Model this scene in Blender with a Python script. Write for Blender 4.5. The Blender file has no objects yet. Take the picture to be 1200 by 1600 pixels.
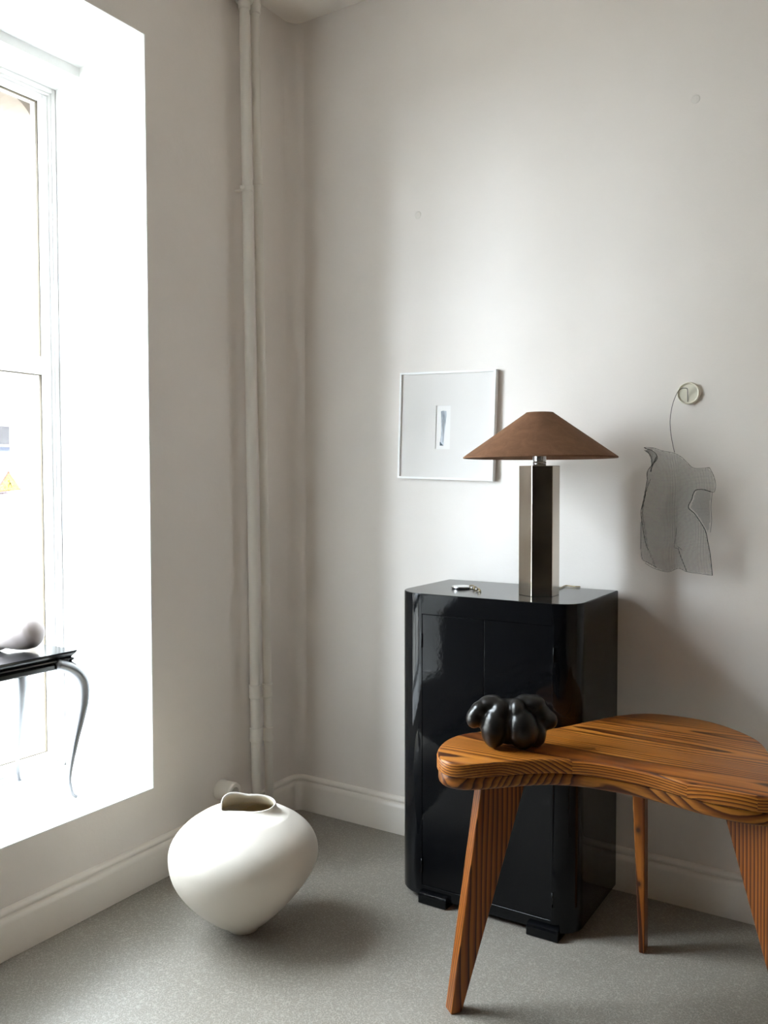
import bpy, bmesh, math, random
import numpy as np
from mathutils import Vector, Matrix

# ------------------------------------------------------------------ camera / world / light
S = bpy.context.scene
COL = S.collection
F_PX, YAW, PITCH, ROLL = 1350.83, 0.5643, 0.0371, -0.0016
CAM = Vector((2.2011, -2.7972, 1.35))
fwd = Vector((-math.sin(YAW)*math.cos(PITCH), math.cos(YAW)*math.cos(PITCH), -math.sin(PITCH)))
_r = Vector((math.cos(YAW), math.sin(YAW), 0)); _u = _r.cross(fwd)
RGT = math.cos(ROLL)*_r + math.sin(ROLL)*_u
UPV = RGT.cross(fwd)
cd = bpy.data.cameras.new('camera'); cam = bpy.data.objects.new('camera', cd); COL.objects.link(cam)
cd.sensor_fit = 'HORIZONTAL'; cd.sensor_width = 36; cd.lens = F_PX/1200*36; cd.clip_start = 0.05; cd.clip_end = 300
m = Matrix((RGT, UPV, -fwd)).transposed().to_4x4(); m.translation = CAM; cam.matrix_world = m
S.camera = cam
S.view_settings.view_transform = 'Standard'; S.view_settings.look = 'None'
S.view_settings.exposure = 0.36; S.view_settings.gamma = 1.0; S.view_settings.use_curve_mapping = False
SKY = 40.0
world = bpy.data.worlds.new('overcast_sky'); S.world = world; world.use_nodes = True
bg = world.node_tree.nodes['Background']; bg.inputs[0].default_value = (0.80, 0.895, 1.0, 1); bg.inputs[1].default_value = SKY
S.cycles.use_denoising = True; S.cycles.max_bounces = 14; S.cycles.diffuse_bounces = 8; S.cycles.glossy_bounces = 5
S.cycles.transparent_max_bounces = 16; S.cycles.caustics_reflective = False; S.cycles.caustics_refractive = False
S.cycles.sample_clamp_indirect = 12.0

HC = 3.17                      # ceiling
WX0, WX1 = 0.0, 4.4            # room in x
WY1 = -5.0                     # far end behind the camera
HS, HT = 0.312, 2.809          # window sill / head at the room face
W1 = (-2.15, -0.776)           # window in view (y range)
def portal(y0, y1):
    l = bpy.data.lights.new('window_portal', 'AREA'); l.shape = 'RECTANGLE'; l.size = HT-HS; l.size_y = abs(y1-y0)
    l.cycles.is_portal = True
    o = bpy.data.objects.new('window_portal', l); COL.objects.link(o)
    o.location = (-0.60, (y0+y1)/2, (HS+HT)/2); o.rotation_euler = (0, -math.pi/2, 0)
portal(*W1)

# ------------------------------------------------------------------ helpers
def px(x, y, ax, v):
    """world point seen at photo pixel (x,y) on the plane axis ax = v"""
    d = fwd + RGT*((x-600)/F_PX) + UPV*((800-y)/F_PX)
    return CAM + d*((v-CAM[ax])/d[ax])
def pxn(x, y, P, n):
    d = fwd + RGT*((x-600)/F_PX) + UPV*((800-y)/F_PX)
    return CAM + d*(((Vector(P)-CAM).dot(n))/d.dot(n))
def link(name, me, mat=None, parent=None, smooth=False):
    o = bpy.data.objects.new(name, me); COL.objects.link(o)
    if mat: me.materials.append(mat)
    if parent: o.parent = parent
    if smooth:
        for p in me.polygons: p.use_smooth = True
    return o
def mesh(name, v, f, mat=None, parent=None, smooth=False):
    me = bpy.data.meshes.new(name); me.from_pydata([tuple(p) for p in v], [], f); me.update()
    return link(name, me, mat, parent, smooth)
def bmobj(name, bm, mat, parent=None, smooth=False):
    bmesh.ops.recalc_face_normals(bm, faces=bm.faces)
    me = bpy.data.meshes.new(name); bm.to_mesh(me); bm.free()
    return link(name, me, mat, parent, smooth)
def tag(o, label=None, cat=None, group=None, kind=None):
    if label: o['label'] = label
    if cat: o['category'] = cat
    if group: o['group'] = group
    if kind: o['kind'] = kind
    return o
def empty(name, loc, label=None, cat=None, group=None, kind=None):
    o = bpy.data.objects.new(name, None); COL.objects.link(o); o.location = loc; o.empty_display_size = .05
    o['__o'] = 0; del o['__o']
    return tag(o, label, cat, group, kind)
def rel(o, parent):
    """keep a mesh given in world coordinates in place under an unrotated Empty"""
    o.parent = parent; o.data.transform(Matrix.Translation(-parent.location)); return o
def bevel(o, w, seg=2, angle=30):
    b = o.modifiers.new('bevel', 'BEVEL'); b.width = w; b.segments = seg; b.limit_method = 'ANGLE'; b.angle_limit = math.radians(angle)
    b.harden_normals = False
    return o
def autosmooth(o, deg=35):
    for p in o.data.polygons: p.use_smooth = True
    bm = bmesh.new(); bm.from_mesh(o.data); a = math.radians(deg)
    for e in bm.edges:
        e.smooth = len(e.link_faces) == 2 and e.calc_face_angle(0) < a
    bm.to_mesh(o.data); bm.free(); return o
def addbox(bm, a, b):
    vs = [bm.verts.new((x, y, z)) for x in (a[0], b[0]) for y in (a[1], b[1]) for z in (a[2], b[2])]
    for f in ((0,1,3,2),(4,6,7,5),(0,4,5,1),(2,3,7,6),(0,2,6,4),(1,5,7,3)): bm.faces.new([vs[i] for i in f])
def box(name, a, b, mat, parent=None):
    bm = bmesh.new(); addbox(bm, a, b); return bmobj(name, bm, mat, parent)
def prism(bm, pts, axis, a, b):
    """polygon pts extruded along axis between a and b; pts give the other two coordinates in cyclic-free xyz order"""
    def P(p, t):
        q = list(p); q.insert(axis, t); return q
    A = [bm.verts.new(P(p, a)) for p in pts]; B = [bm.verts.new(P(p, b)) for p in pts]
    n = len(pts)
    bm.faces.new(A); bm.faces.new(B[::-1])
    for i in range(n): bm.faces.new((A[i], B[i], B[(i+1) % n], A[(i+1) % n]))
def lathe(bm, prof, seg=48, c=(0,0,0), close=False):
    rings = []
    for r, z in prof:
        if r < 1e-6: rings.append([bm.verts.new((c[0], c[1], c[2]+z))])
        else: rings.append([bm.verts.new((c[0]+r*math.cos(2*math.pi*i/seg), c[1]+r*math.sin(2*math.pi*i/seg), c[2]+z)) for i in range(seg)])
    pairs = list(zip(rings, rings[1:])) + ([(rings[-1], rings[0])] if close else [])
    for A, B in pairs:
        for i in range(seg):
            j = (i+1) % seg
            q = [A[i % len(A)], A[j % len(A)], B[j % len(B)], B[i % len(B)]]
            u = []
            for v in q:
                if v not in u: u.append(v)
            if len(u) > 2: bm.faces.new(u)
def tube(bm, pts, rad, seg=8, closed=False, flat=1.0, caps=True):
    pts = [Vector(p) for p in pts]; n = len(pts)
    rad = rad if isinstance(rad, (list, tuple)) else [rad]*n
    nrm = None; rings = []
    for i, p in enumerate(pts):
        t = (pts[(i+1) % n]-pts[i-1]) if closed else (pts[min(i+1, n-1)]-pts[max(i-1, 0)])
        t.normalize()
        if nrm is None:
            nrm = t.cross(Vector((0,0,1)))
            if nrm.length < .05: nrm = t.cross(Vector((0,1,0)))
        nrm = (nrm - t*nrm.dot(t)).normalized(); bn = t.cross(nrm)
        rings.append([bm.verts.new(p + rad[i]*(math.cos(2*math.pi*k/seg)*nrm + flat*math.sin(2*math.pi*k/seg)*bn)) for k in range(seg)])
    m_ = n if closed else n-1
    for i in range(m_):
        A, B = rings[i], rings[(i+1) % n]
        for k in range(seg): bm.faces.new((A[k], A[(k+1) % seg], B[(k+1) % seg], B[k]))
    if not closed and caps: bm.faces.new(rings[0]); bm.faces.new(rings[-1][::-1])
def spline(pts, per=8, closed=False):
    P = [Vector(p) for p in pts]; n = len(P); out = []
    for i in range(n if closed else n-1):
        g = (lambda k: P[k % n]) if closed else (lambda k: P[max(0, min(n-1, k))])
        a, b, c, d = g(i-1), g(i), g(i+1), g(i+2)
        for s in range(per):
            t = s/per
            out.append(.5*((2*b)+(c-a)*t+(2*a-5*b+4*c-d)*t*t+(3*b-a-3*c+d)*t*t*t))
    if not closed: out.append(P[-1].copy())
    return out

# ------------------------------------------------------------------ materials
class NT:
    def __init__(s, name):
        s.m = bpy.data.materials.new(name); s.m.use_nodes = True; s.t = s.m.node_tree
        s.b = s.t.nodes['Principled BSDF']; s.out = s.t.nodes['Material Output']
    def n(s, kind, **kw):
        nd = s.t.nodes.new(kind)
        for k, v in kw.items():
            if k[0] == '_': nd.inputs[int(k[1:]) if k[1:].isdigit() else k[1:].replace('_', ' ')].default_value = v
            else: setattr(nd, k, v)
        return nd
    def l(s, a, b): s.t.links.new(a, b)
    def set(s, **kw):
        for k, v in kw.items(): s.b.inputs[k.replace('_', ' ')].default_value = v
    def ramp(s, fac, stops, interp='LINEAR'):
        r = s.n('ShaderNodeValToRGB'); r.color_ramp.interpolation = interp
        e = r.color_ramp.elements
        while len(e) < len(stops): e.new(.5)
        for q, (p, c) in zip(e, stops): q.position = p; q.color = (*c, 1) if len(c) == 3 else c
        s.l(fac, r.inputs[0]); return r
    def math(s, op, a, b=None, c=None):
        nd = s.n('ShaderNodeMath', operation=op)
        for i, v in enumerate((a, b, c)):
            if v is None: continue
            if isinstance(v, (int, float)): nd.inputs[i].default_value = v
            else: s.l(v, nd.inputs[i])
        return nd.outputs[0]
    def bump(s, h, strength, dist=.01):
        b = s.n('ShaderNodeBump'); b.inputs['Strength'].default_value = strength; b.inputs['Distance'].default_value = dist
        s.l(h, b.inputs['Height']); s.l(b.outputs[0], s.b.inputs['Normal'])
def simple(name, col, rough=.5, metal=0, **kw):
    t = NT(name); t.set(Base_Color=(*col, 1), Roughness=rough, Metallic=metal)
    for k, v in kw.items(): t.b.inputs[k.replace('_', ' ')].default_value = v
    tc = t.n('ShaderNodeTexCoord'); nz = t.n('ShaderNodeTexNoise', _Scale=35.0, _Detail=3.0); t.l(tc.outputs['Object'], nz.inputs['Vector'])
    a = tuple(c*.95 for c in col); b = tuple(min(1, c*1.05) for c in col)
    r = t.ramp(nz.outputs['Fac'], [(.3, a), (.7, b)]); t.l(r.outputs[0], t.b.inputs['Base Color'])
    return t.m
def paint(name, col, rough=.45, bumpy=.12, spec=.35):
    t = NT(name); t.set(Roughness=rough); t.b.inputs['Specular IOR Level'].default_value = spec
    tc = t.n('ShaderNodeTexCoord')
    n1 = t.n('ShaderNodeTexNoise', _Scale=2.2, _Detail=4.0, _Roughness=.55); t.l(tc.outputs['Object'], n1.inputs['Vector'])
    a = tuple(c*.965 for c in col); b = tuple(min(1, c*1.02) for c in col)
    r = t.ramp(n1.outputs['Fac'], [(.3, a), (.7, b)]); t.l(r.outputs[0], t.b.inputs['Base Color'])
    n2 = t.n('ShaderNodeTexNoise', _Scale=9.0, _Detail=5.0, _Roughness=.6); t.l(tc.outputs['Object'], n2.inputs['Vector'])
    n3 = t.n('ShaderNodeTexNoise', _Scale=160.0, _Detail=2.0); t.l(tc.outputs['Object'], n3.inputs['Vector'])
    h = t.math('ADD', n2.outputs['Fac'], t.math('MULTIPLY', n3.outputs['Fac'], .06))
    t.bump(h, bumpy, .02); return t.m
WALLC = (.825, .775, .733)
M_WALL = paint('wall_paint', WALLC)
M_CEIL = paint('ceiling_paint', (.86, .81, .75), .6)
M_TRIM = paint('trim_paint', (.86, .81, .75), .32, .06)
M_PIPE = paint('pipe_paint', (.78, .74, .68), .35, .10)
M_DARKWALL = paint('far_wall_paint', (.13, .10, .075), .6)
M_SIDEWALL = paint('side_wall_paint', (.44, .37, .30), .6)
M_REVEAL = paint('window_paint', (.86, .86, .85), .35, .06)
def floor_mat():
    t = NT('linoleum'); tc = t.n('ShaderNodeTexCoord')
    n1 = t.n('ShaderNodeTexNoise', _Scale=130.0, _Detail=0.0, _Roughness=.4, _Distortion=.4); t.l(tc.outputs['Object'], n1.inputs['Vector'])
    d = t.math('ABSOLUTE', t.math('SUBTRACT', n1.outputs['Fac'], .5))
    worm = t.ramp(d, [(.025, (1,1,1)), (.085, (0,0,0))])
    n2 = t.n('ShaderNodeTexNoise', _Scale=3.0, _Detail=5.0, _Roughness=.6); t.l(tc.outputs['Object'], n2.inputs['Vector'])
    base = t.ramp(n2.outputs['Fac'], [(.3, (.205, .185, .157)), (.72, (.238, .216, .185))])
    mx = t.n('ShaderNodeMixRGB'); mx.inputs[2].default_value = (.345, .315, .272, 1)
    t.l(t.math('MULTIPLY', worm.outputs[0], .85), mx.inputs[0]); t.l(base.outputs[0], mx.inputs[1]); t.l(mx.outputs[0], t.b.inputs['Base Color'])
    rr = t.ramp(n2.outputs['Fac'], [(.3, (.36,)*3), (.7, (.5,)*3)]); t.l(rr.outputs[0], t.b.inputs['Roughness'])
    t.bump(worm.outputs[0], .10, .002); return t.m
M_FLOOR = floor_mat()
def wood(name, axis, centre, spacing, pale, mid, dark, seed=0., rough=.36, wob=.012, knots=()):
    """growth rings around a pith line along the given axis"""
    t = NT(name); tc = t.n('ShaderNodeTexCoord')
    mp = t.n('ShaderNodeMapping'); mp.inputs['Location'].default_value = tuple(-c for c in centre); t.l(tc.outputs['Object'], mp.inputs['Vector'])
    sc = [5.0]*3; sc[axis] = .9
    m2 = t.n('ShaderNodeMapping'); m2.inputs['Scale'].default_value = sc; m2.inputs['Location'].default_value = (seed, seed*1.7, seed*.6); t.l(tc.outputs['Object'], m2.inputs['Vector'])
    nz = t.n('ShaderNodeTexNoise', _Scale=1.0, _Detail=2.5, _Roughness=.5); t.l(m2.outputs[0], nz.inputs['Vector'])
    sx = t.n('ShaderNodeSeparateXYZ'); t.l(mp.outputs[0], sx.inputs[0])
    o = [i for i in range(3) if i != axis]
    d = t.math('SQRT', t.math('ADD', t.math('POWER', t.math('ABSOLUTE', sx.outputs[o[0]]), 2.0), t.math('POWER', t.math('ABSOLUTE', sx.outputs[o[1]]), 2.0)))
    d = t.math('ADD', d, t.math('MULTIPLY', nz.outputs['Fac'], wob*4))
    fr = t.math('FRACT', t.math('DIVIDE', d, spacing))
    rings = t.ramp(fr, [(0, pale), (.30, pale), (.55, mid), (.74, tuple((a+b)/2 for a, b in zip(mid, dark))), (.84, dark), (.94, dark), (1, pale)])
    sf = [160.]*3; sf[axis] = 5.
    m3 = t.n('ShaderNodeMapping'); m3.inputs['Scale'].default_value = sf; t.l(tc.outputs['Object'], m3.inputs['Vector'])
    fine = t.n('ShaderNodeTexNoise', _Scale=1.0, _Detail=3.0); t.l(m3.outputs[0], fine.inputs['Vector'])
    fv = t.ramp(fine.outputs['Fac'], [(.3, (.78,)*3), (.65, (1.1,)*3)])
    mul = t.n('ShaderNodeMixRGB', blend_type='MULTIPLY'); mul.inputs[0].default_value = 1; t.l(rings.outputs[0], mul.inputs[1]); t.l(fv.outputs[0], mul.inputs[2])
    # slow change of tone along the board
    m4 = t.n('ShaderNodeMapping'); s4 = [9.]*3; s4[axis] = 1.6; m4.inputs['Scale'].default_value = s4; m4.inputs['Location'].default_value = (seed*3, 0, seed); t.l(tc.outputs['Object'], m4.inputs['Vector'])
    blo = t.n('ShaderNodeTexNoise', _Scale=1.0, _Detail=2.0); t.l(m4.outputs[0], blo.inputs['Vector'])
    bv = t.ramp(blo.outputs['Fac'], [(.32, (.62, .50, .42)), (.55, (1, 1, 1)), (.75, (1.12, 1.12, 1.05))])
    mu2 = t.n('ShaderNodeMixRGB', blend_type='MULTIPLY'); mu2.inputs[0].default_value = .8; t.l(mul.outputs[0], mu2.inputs[1]); t.l(bv.outputs[0], mu2.inputs[2])
    col = mu2.outputs[0]
    for k in knots:                                # a knot: dark eye with a red-brown halo
        vd = t.n('ShaderNodeVectorMath', operation='DISTANCE'); sk = t.n('ShaderNodeMapping'); sk.inputs['Scale'].default_value = (1, 1, .75)
        t.l(tc.outputs['Object'], sk.inputs['Vector']); t.l(sk.outputs[0], vd.inputs[0]); vd.inputs[1].default_value = (k[0], k[1], k[2]*.75)
        kr = t.ramp(t.math('MULTIPLY', vd.outputs['Value'], 50.0), [(.16, (1, 1, 1)), (.42, (.35, .35, .35)), (.75, (0, 0, 0))])
        km = t.n('ShaderNodeMixRGB'); km.inputs[2].default_value = (.035, .009, .003, 1); t.l(kr.outputs[0], km.inputs[0]); t.l(col, km.inputs[1]); col = km.outputs[0]
    t.l(col, t.b.inputs['Base Color']); t.set(Roughness=rough)
    t.b.inputs['Specular IOR Level'].default_value = .32; t.b.inputs['Coat Weight'].default_value = .05; t.b.inputs['Coat Roughness'].default_value = .25
    return t.m
def lacquer():
    t = NT('black_lacquer'); t.set(Base_Color=(.003, .0033, .004, 1), Roughness=.10); t.b.inputs['Specular IOR Level'].default_value = .26
    tc = t.n('ShaderNodeTexCoord'); n1 = t.n('ShaderNodeTexNoise', _Scale=14.0, _Detail=3.0); t.l(tc.outputs['Object'], n1.inputs['Vector'])
    r = t.ramp(n1.outputs['Fac'], [(.3, (.05,)*3), (.7, (.085,)*3)]); t.l(r.outputs[0], t.b.inputs['Roughness'])
    n2 = t.n('ShaderNodeTexNoise', _Scale=45.0, _Detail=2.0); t.l(tc.outputs['Object'], n2.inputs['Vector'])
    t.bump(n2.outputs['Fac'], .03, .004); return t.m
M_LACQ = lacquer()
M_LACQTOP = simple('black_lacquer_top', (.012, .012, .012), .20, Specular_IOR_Level=.4)
def fabric(name, col):
    t = NT(name); tc = t.n('ShaderNodeTexCoord')
    n1 = t.n('ShaderNodeTexNoise', _Scale=26.0, _Detail=6.0, _Roughness=.7, _Distortion=.8); t.l(tc.outputs['Object'], n1.inputs['Vector'])
    r = t.ramp(n1.outputs['Fac'], [(.3, tuple(c*.82 for c in col)), (.7, tuple(c*1.12 for c in col))]); t.l(r.outputs[0], t.b.inputs['Base Color'])
    n2 = t.n('ShaderNodeTexNoise', _Scale=420.0, _Detail=2.0); t.l(tc.outputs['Object'], n2.inputs['Vector'])
    h = t.math('ADD', n1.outputs['Fac'], t.math('MULTIPLY', n2.outputs['Fac'], .35))
    t.bump(h, .35, .004); t.set(Roughness=.85); t.b.inputs['Specular IOR Level'].default_value = .2
    return t.m
def metal(name, col, rough, bumpy=.02, scale=9.):
    t = NT(name); t.set(Base_Color=(*col, 1), Metallic=1.0, Roughness=rough)
    tc = t.n('ShaderNodeTexCoord'); n1 = t.n('ShaderNodeTexNoise', _Scale=scale, _Detail=4.0); t.l(tc.outputs['Object'], n1.inputs['Vector'])
    r = t.ramp(n1.outputs['Fac'], [(.3, tuple(c*.88 for c in col)), (.7, col)]); t.l(r.outputs[0], t.b.inputs['Base Color'])
    r2 = t.ramp(n1.outputs['Fac'], [(.3, (rough,)*3), (.8, (rough*1.8,)*3)]); t.l(r2.outputs[0], t.b.inputs['Roughness'])
    t.bump(n1.outputs['Fac'], bumpy, .004); return t.m
M_LAMPMETAL = metal('brushed_steel', (.68, .62, .54), .12)
M_CHROME = metal('chrome', (.62, .62, .63), .12)
M_ALU = metal('polished_aluminium', (.72, .72, .74), .16)
M_LEGMETAL = metal('cast_aluminium', (.27, .27, .28), .32)
M_BRASS = metal('aged_brass', (.42, .33, .18), .25)
M_WIRE = simple('dark_wire', (.075, .075, .07), .5, .5)
M_SHADE = fabric('brown_fabric', (.20, .100, .055))
M_SHADEIN = simple('shade_lining', (.62, .56, .48), .8)
M_CERAMIC = paint('white_stoneware', (.77, .715, .64), .42, .10)
M_CERIN = paint('bare_clay_inside', (.74, .64, .47), .7, .10)
M_BLACKCER = simple('black_burnished_clay', (.007, .0063, .0056), .28, Specular_IOR_Level=.38)
M_STONE = paint('pale_stone', (.52, .455, .44), .55, .06)
M_BLACKTOP = simple('black_polished_top', (.012, .012, .013), .16)
M_WHITEFRAME = paint('white_frame', (.92, .92, .915), .3, .03)
M_MAT = paint('mat_board', (.80, .775, .755), .8, .01)
M_PAPER = paint('art_paper', (.88, .87, .86), .8, .01)
def glass(name, tint=(1, 1, 1)):
    t = NT(name); t.t.nodes.remove(t.b)
    tr = t.n('ShaderNodeBsdfTransparent'); tr.inputs[0].default_value = (*tint, 1)
    gl = t.n('ShaderNodeBsdfGlossy'); gl.inputs['Roughness'].default_value = .03
    lw = t.n('ShaderNodeLayerWeight'); lw.inputs[0].default_value = .5
    fr = t.math('ADD', t.math('MULTIPLY', t.math('POWER', lw.outputs['Facing'], 5.0), .9), .04)
    mx = t.n('ShaderNodeMixShader'); t.l(fr, mx.inputs[0]); t.l(tr.outputs[0], mx.inputs[1]); t.l(gl.outputs[0], mx.inputs[2])
    t.l(mx.outputs[0], t.out.inputs['Surface']); return t.m
M_GLASS = glass('window_glass', (.97, .98, .97))

# ------------------------------------------------------------------ setting
OUT = -0.55
bm = bmesh.new(); addbox(bm, (OUT, WY1-.15, -.12), (WX1+.15, .15, 0)); tag(bmobj('floor', bm, M_FLOOR), 'grey beige linoleum floor with a fine worm pattern', kind='structure')
bm = bmesh.new(); addbox(bm, (OUT, WY1-.15, HC), (WX1+.15, .15, HC+.15)); tag(bmobj('ceiling', bm, M_CEIL), kind='structure')
RF = .055                                   # rounded inner corner
bm = bmesh.new(); addbox(bm, (OUT, 0, 0), (WX1+.15, .15, HC))
bmb = bm
pts = [(-.001, .001)] + [(RF-RF*math.cos(a), -RF+RF*math.sin(a)) for a in [math.pi/2*i/8 for i in range(9)]]
prism(bm, pts, 2, 0, HC)
wall_back = tag(autosmooth(bmobj('wall_back', bm, M_WALL), 30), kind='structure')
# window wall: solid bays around two openings
bm = bmesh.new()
ys = [WY1-.15, W1[0], W1[1], 0.0]
for i, (a, b) in enumerate(zip(ys, ys[1:])):
    if i == 1:
        addbox(bm, (OUT, a, 0), (0, b, HS-.004)); addbox(bm, (OUT, a, HT), (0, b, HC))
    else: addbox(bm, (OUT, a, 0), (0, b, HC))
tag(bmobj('wall_left', bm, M_WALL), kind='structure')
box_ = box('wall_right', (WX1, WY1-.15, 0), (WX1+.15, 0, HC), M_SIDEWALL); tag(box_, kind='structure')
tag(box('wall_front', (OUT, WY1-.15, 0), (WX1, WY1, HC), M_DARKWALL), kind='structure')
# outer masonry leaf with round-cornered openings
M_STONEOUT = simple('outer_stone', (.20, .165, .135), .9)
def outer_leaf(y0, y1, z0, z1, r, a, b, parent_name):
    bm = bmesh.new(); N = 8
    inner = [(y0, z0), (y1, z0)] + [(y1-r+r*math.cos(t), z1-r+r*math.sin(t)) for t in [math.pi/2*i/N for i in range(N+1)]] \
        + [(y0+r-r*math.sin(t), z1-r+r*math.cos(t)) for t in [math.pi/2*i/N for i in range(N+1)]]
    Y0, Y1, Z0, Z1 = y0-.25, y1+.25, z0-.3, z1+.35
    def proj_out(p):
        cy, cz = (y0+y1)/2, (z0+z1)/2; dy, dz = p[0]-cy, p[1]-cz
        k = min(((Y1-cy)/dy if dy > 0 else (Y0-cy)/dy) if abs(dy) > 1e-6 else 9e9, ((Z1-cz)/dz if dz > 0 else (Z0-cz)/dz) if abs(dz) > 1e-6 else 9e9)
        return (cy+dy*k, cz+dz*k)
    outer = [proj_out(p) for p in inner]; n = len(inner)
    V = [[bm.verts.new((x, *p)) for p in q] for x in (a, b) for q in (inner, outer)]
    for i in range(n):
        j = (i+1) % n
        bm.faces.new((V[0][i], V[0][j], V[1][j], V[1][i])); bm.faces.new((V[2][i], V[3][i], V[3][j], V[2][j]))
        bm.faces.new((V[0][i], V[2][i], V[2][j], V[0][j])); bm.faces.new((V[1][i], V[1][j], V[3][j], V[3][i]))
    return tag(bmobj(parent_name, bm, M_STONEOUT), kind='structure')
outer_leaf(W1[0]-.04, W1[1]+.037, HS-.05, 2.742, .13, -.74, -.62, 'trim_1')
outer_leaf(W1[0]-.10, W1[1]+.10, HS-.05, 2.80, .02, -.62, -.551, 'trim_2')
# baseboards, swept round the rounded corner
BB = [(0, 0), (.026, 0), (.026, .100), (.0235, .110), (.019, .116), (.013, .1175), (.0135, .121), (.018, .1235), (.0195, .129), (.0165, .135), (.009, .1385), (0, .139)]
def sweep_board(name, path):
    """path: list of (point, inward normal)"""
    bm = bmesh.new(); R = [[bm.verts.new((p[0]+n[0]*d, p[1]+n[1]*d, z)) for d, z in BB] for p, n in path]
    for A, B in zip(R, R[1:]):
        for i in range(len(BB)-1): bm.faces.new((A[i], A[i+1], B[i+1], B[i]))
    bm.faces.new(R[0]); bm.faces.new(R[-1][::-1])
    return tag(autosmooth(bmobj(name, bm, M_TRIM), 50), kind='structure')
cor = [((RF-RF*math.cos(a), -RF+RF*math.sin(a)), (math.cos(a), -math.sin(a))) for a in [math.pi/2*i/8 for i in range(9)]]
sweep_board('baseboard_back', cor[4:] + [((WX1, 0), (0, -1))])
sweep_board('baseboard_left', [((0, WY1), (1, 0))] + cor[:5])
DY0, DY1, DH = -4.85, -3.55, 2.35
sweep_board('baseboard_right', [((WX1, -.03), (-1, 0)), ((WX1, DY1+.09), (-1, 0))])
# unseen double door, added so lamp and cabinet reflect something dark
door = empty('added_door_1', (WX1, (DY0+DY1)/2, 0), kind='structure')
M_DOOR = simple('added_dark_door', (.022, .015, .010), .45)
for a, b in ((DY0-.08, DY0), (DY1, DY1+.08)): bevel(rel(box('added_door_frame', (WX1-.03, a, 0), (WX1+.02, b, DH+.08), M_DOOR), door), .004)
bevel(rel(box('added_door_frame', (WX1-.03, DY0, DH), (WX1+.02, DY1, DH+.08), M_DOOR), door), .004)
dm = (DY0+DY1)/2
for a, b, hy in ((DY0+.003, dm-.002, dm-.06), (dm+.002, DY1-.003, dm+.06)):
    lf = bevel(rel(box('added_door_leaf', (WX1-.015, a, .005), (WX1+.02, b, DH-.003), M_DOOR), door), .002)
    for z0, z1 in ((.15, .95), (1.10, 2.20)):
        o = bevel(rel(box('added_door_panel', (WX1-.022, a+.10, z0), (WX1-.014, b-.10, z1), M_DOOR), door), .005); o.parent = lf
    bm = bmesh.new(); tube(bm, [(WX1-.015, hy, 1.03), (WX1-.055, hy, 1.03), (WX1-.06, hy+(hy-dm), 1.03)], .009, 10); o = rel(bmobj('added_door_handle', bm, M_DOOR, None, True), door); o.parent = lf
# filled holes in the plaster, slightly proud of the wall
M_PATCH = paint('filler', (.755, .715, .67), .6, .08)
for x, y, r in ((1087, 155, .016), (653, 336, .016)):
    c = px(x, y, 1, 0); bm = bmesh.new(); lathe(bm, [(0, .0004), (r*.7, .0006), (r, .0014), (r*.9, .002), (0, .003)], 20)
    o = bmobj('plaster_patch', bm, M_PATCH, wall_back, True); o.data.transform(Matrix.Rotation(-math.pi/2, 4, 'X')); o.data.transform(Matrix.Translation((c.x, -.001, c.z)))

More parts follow.
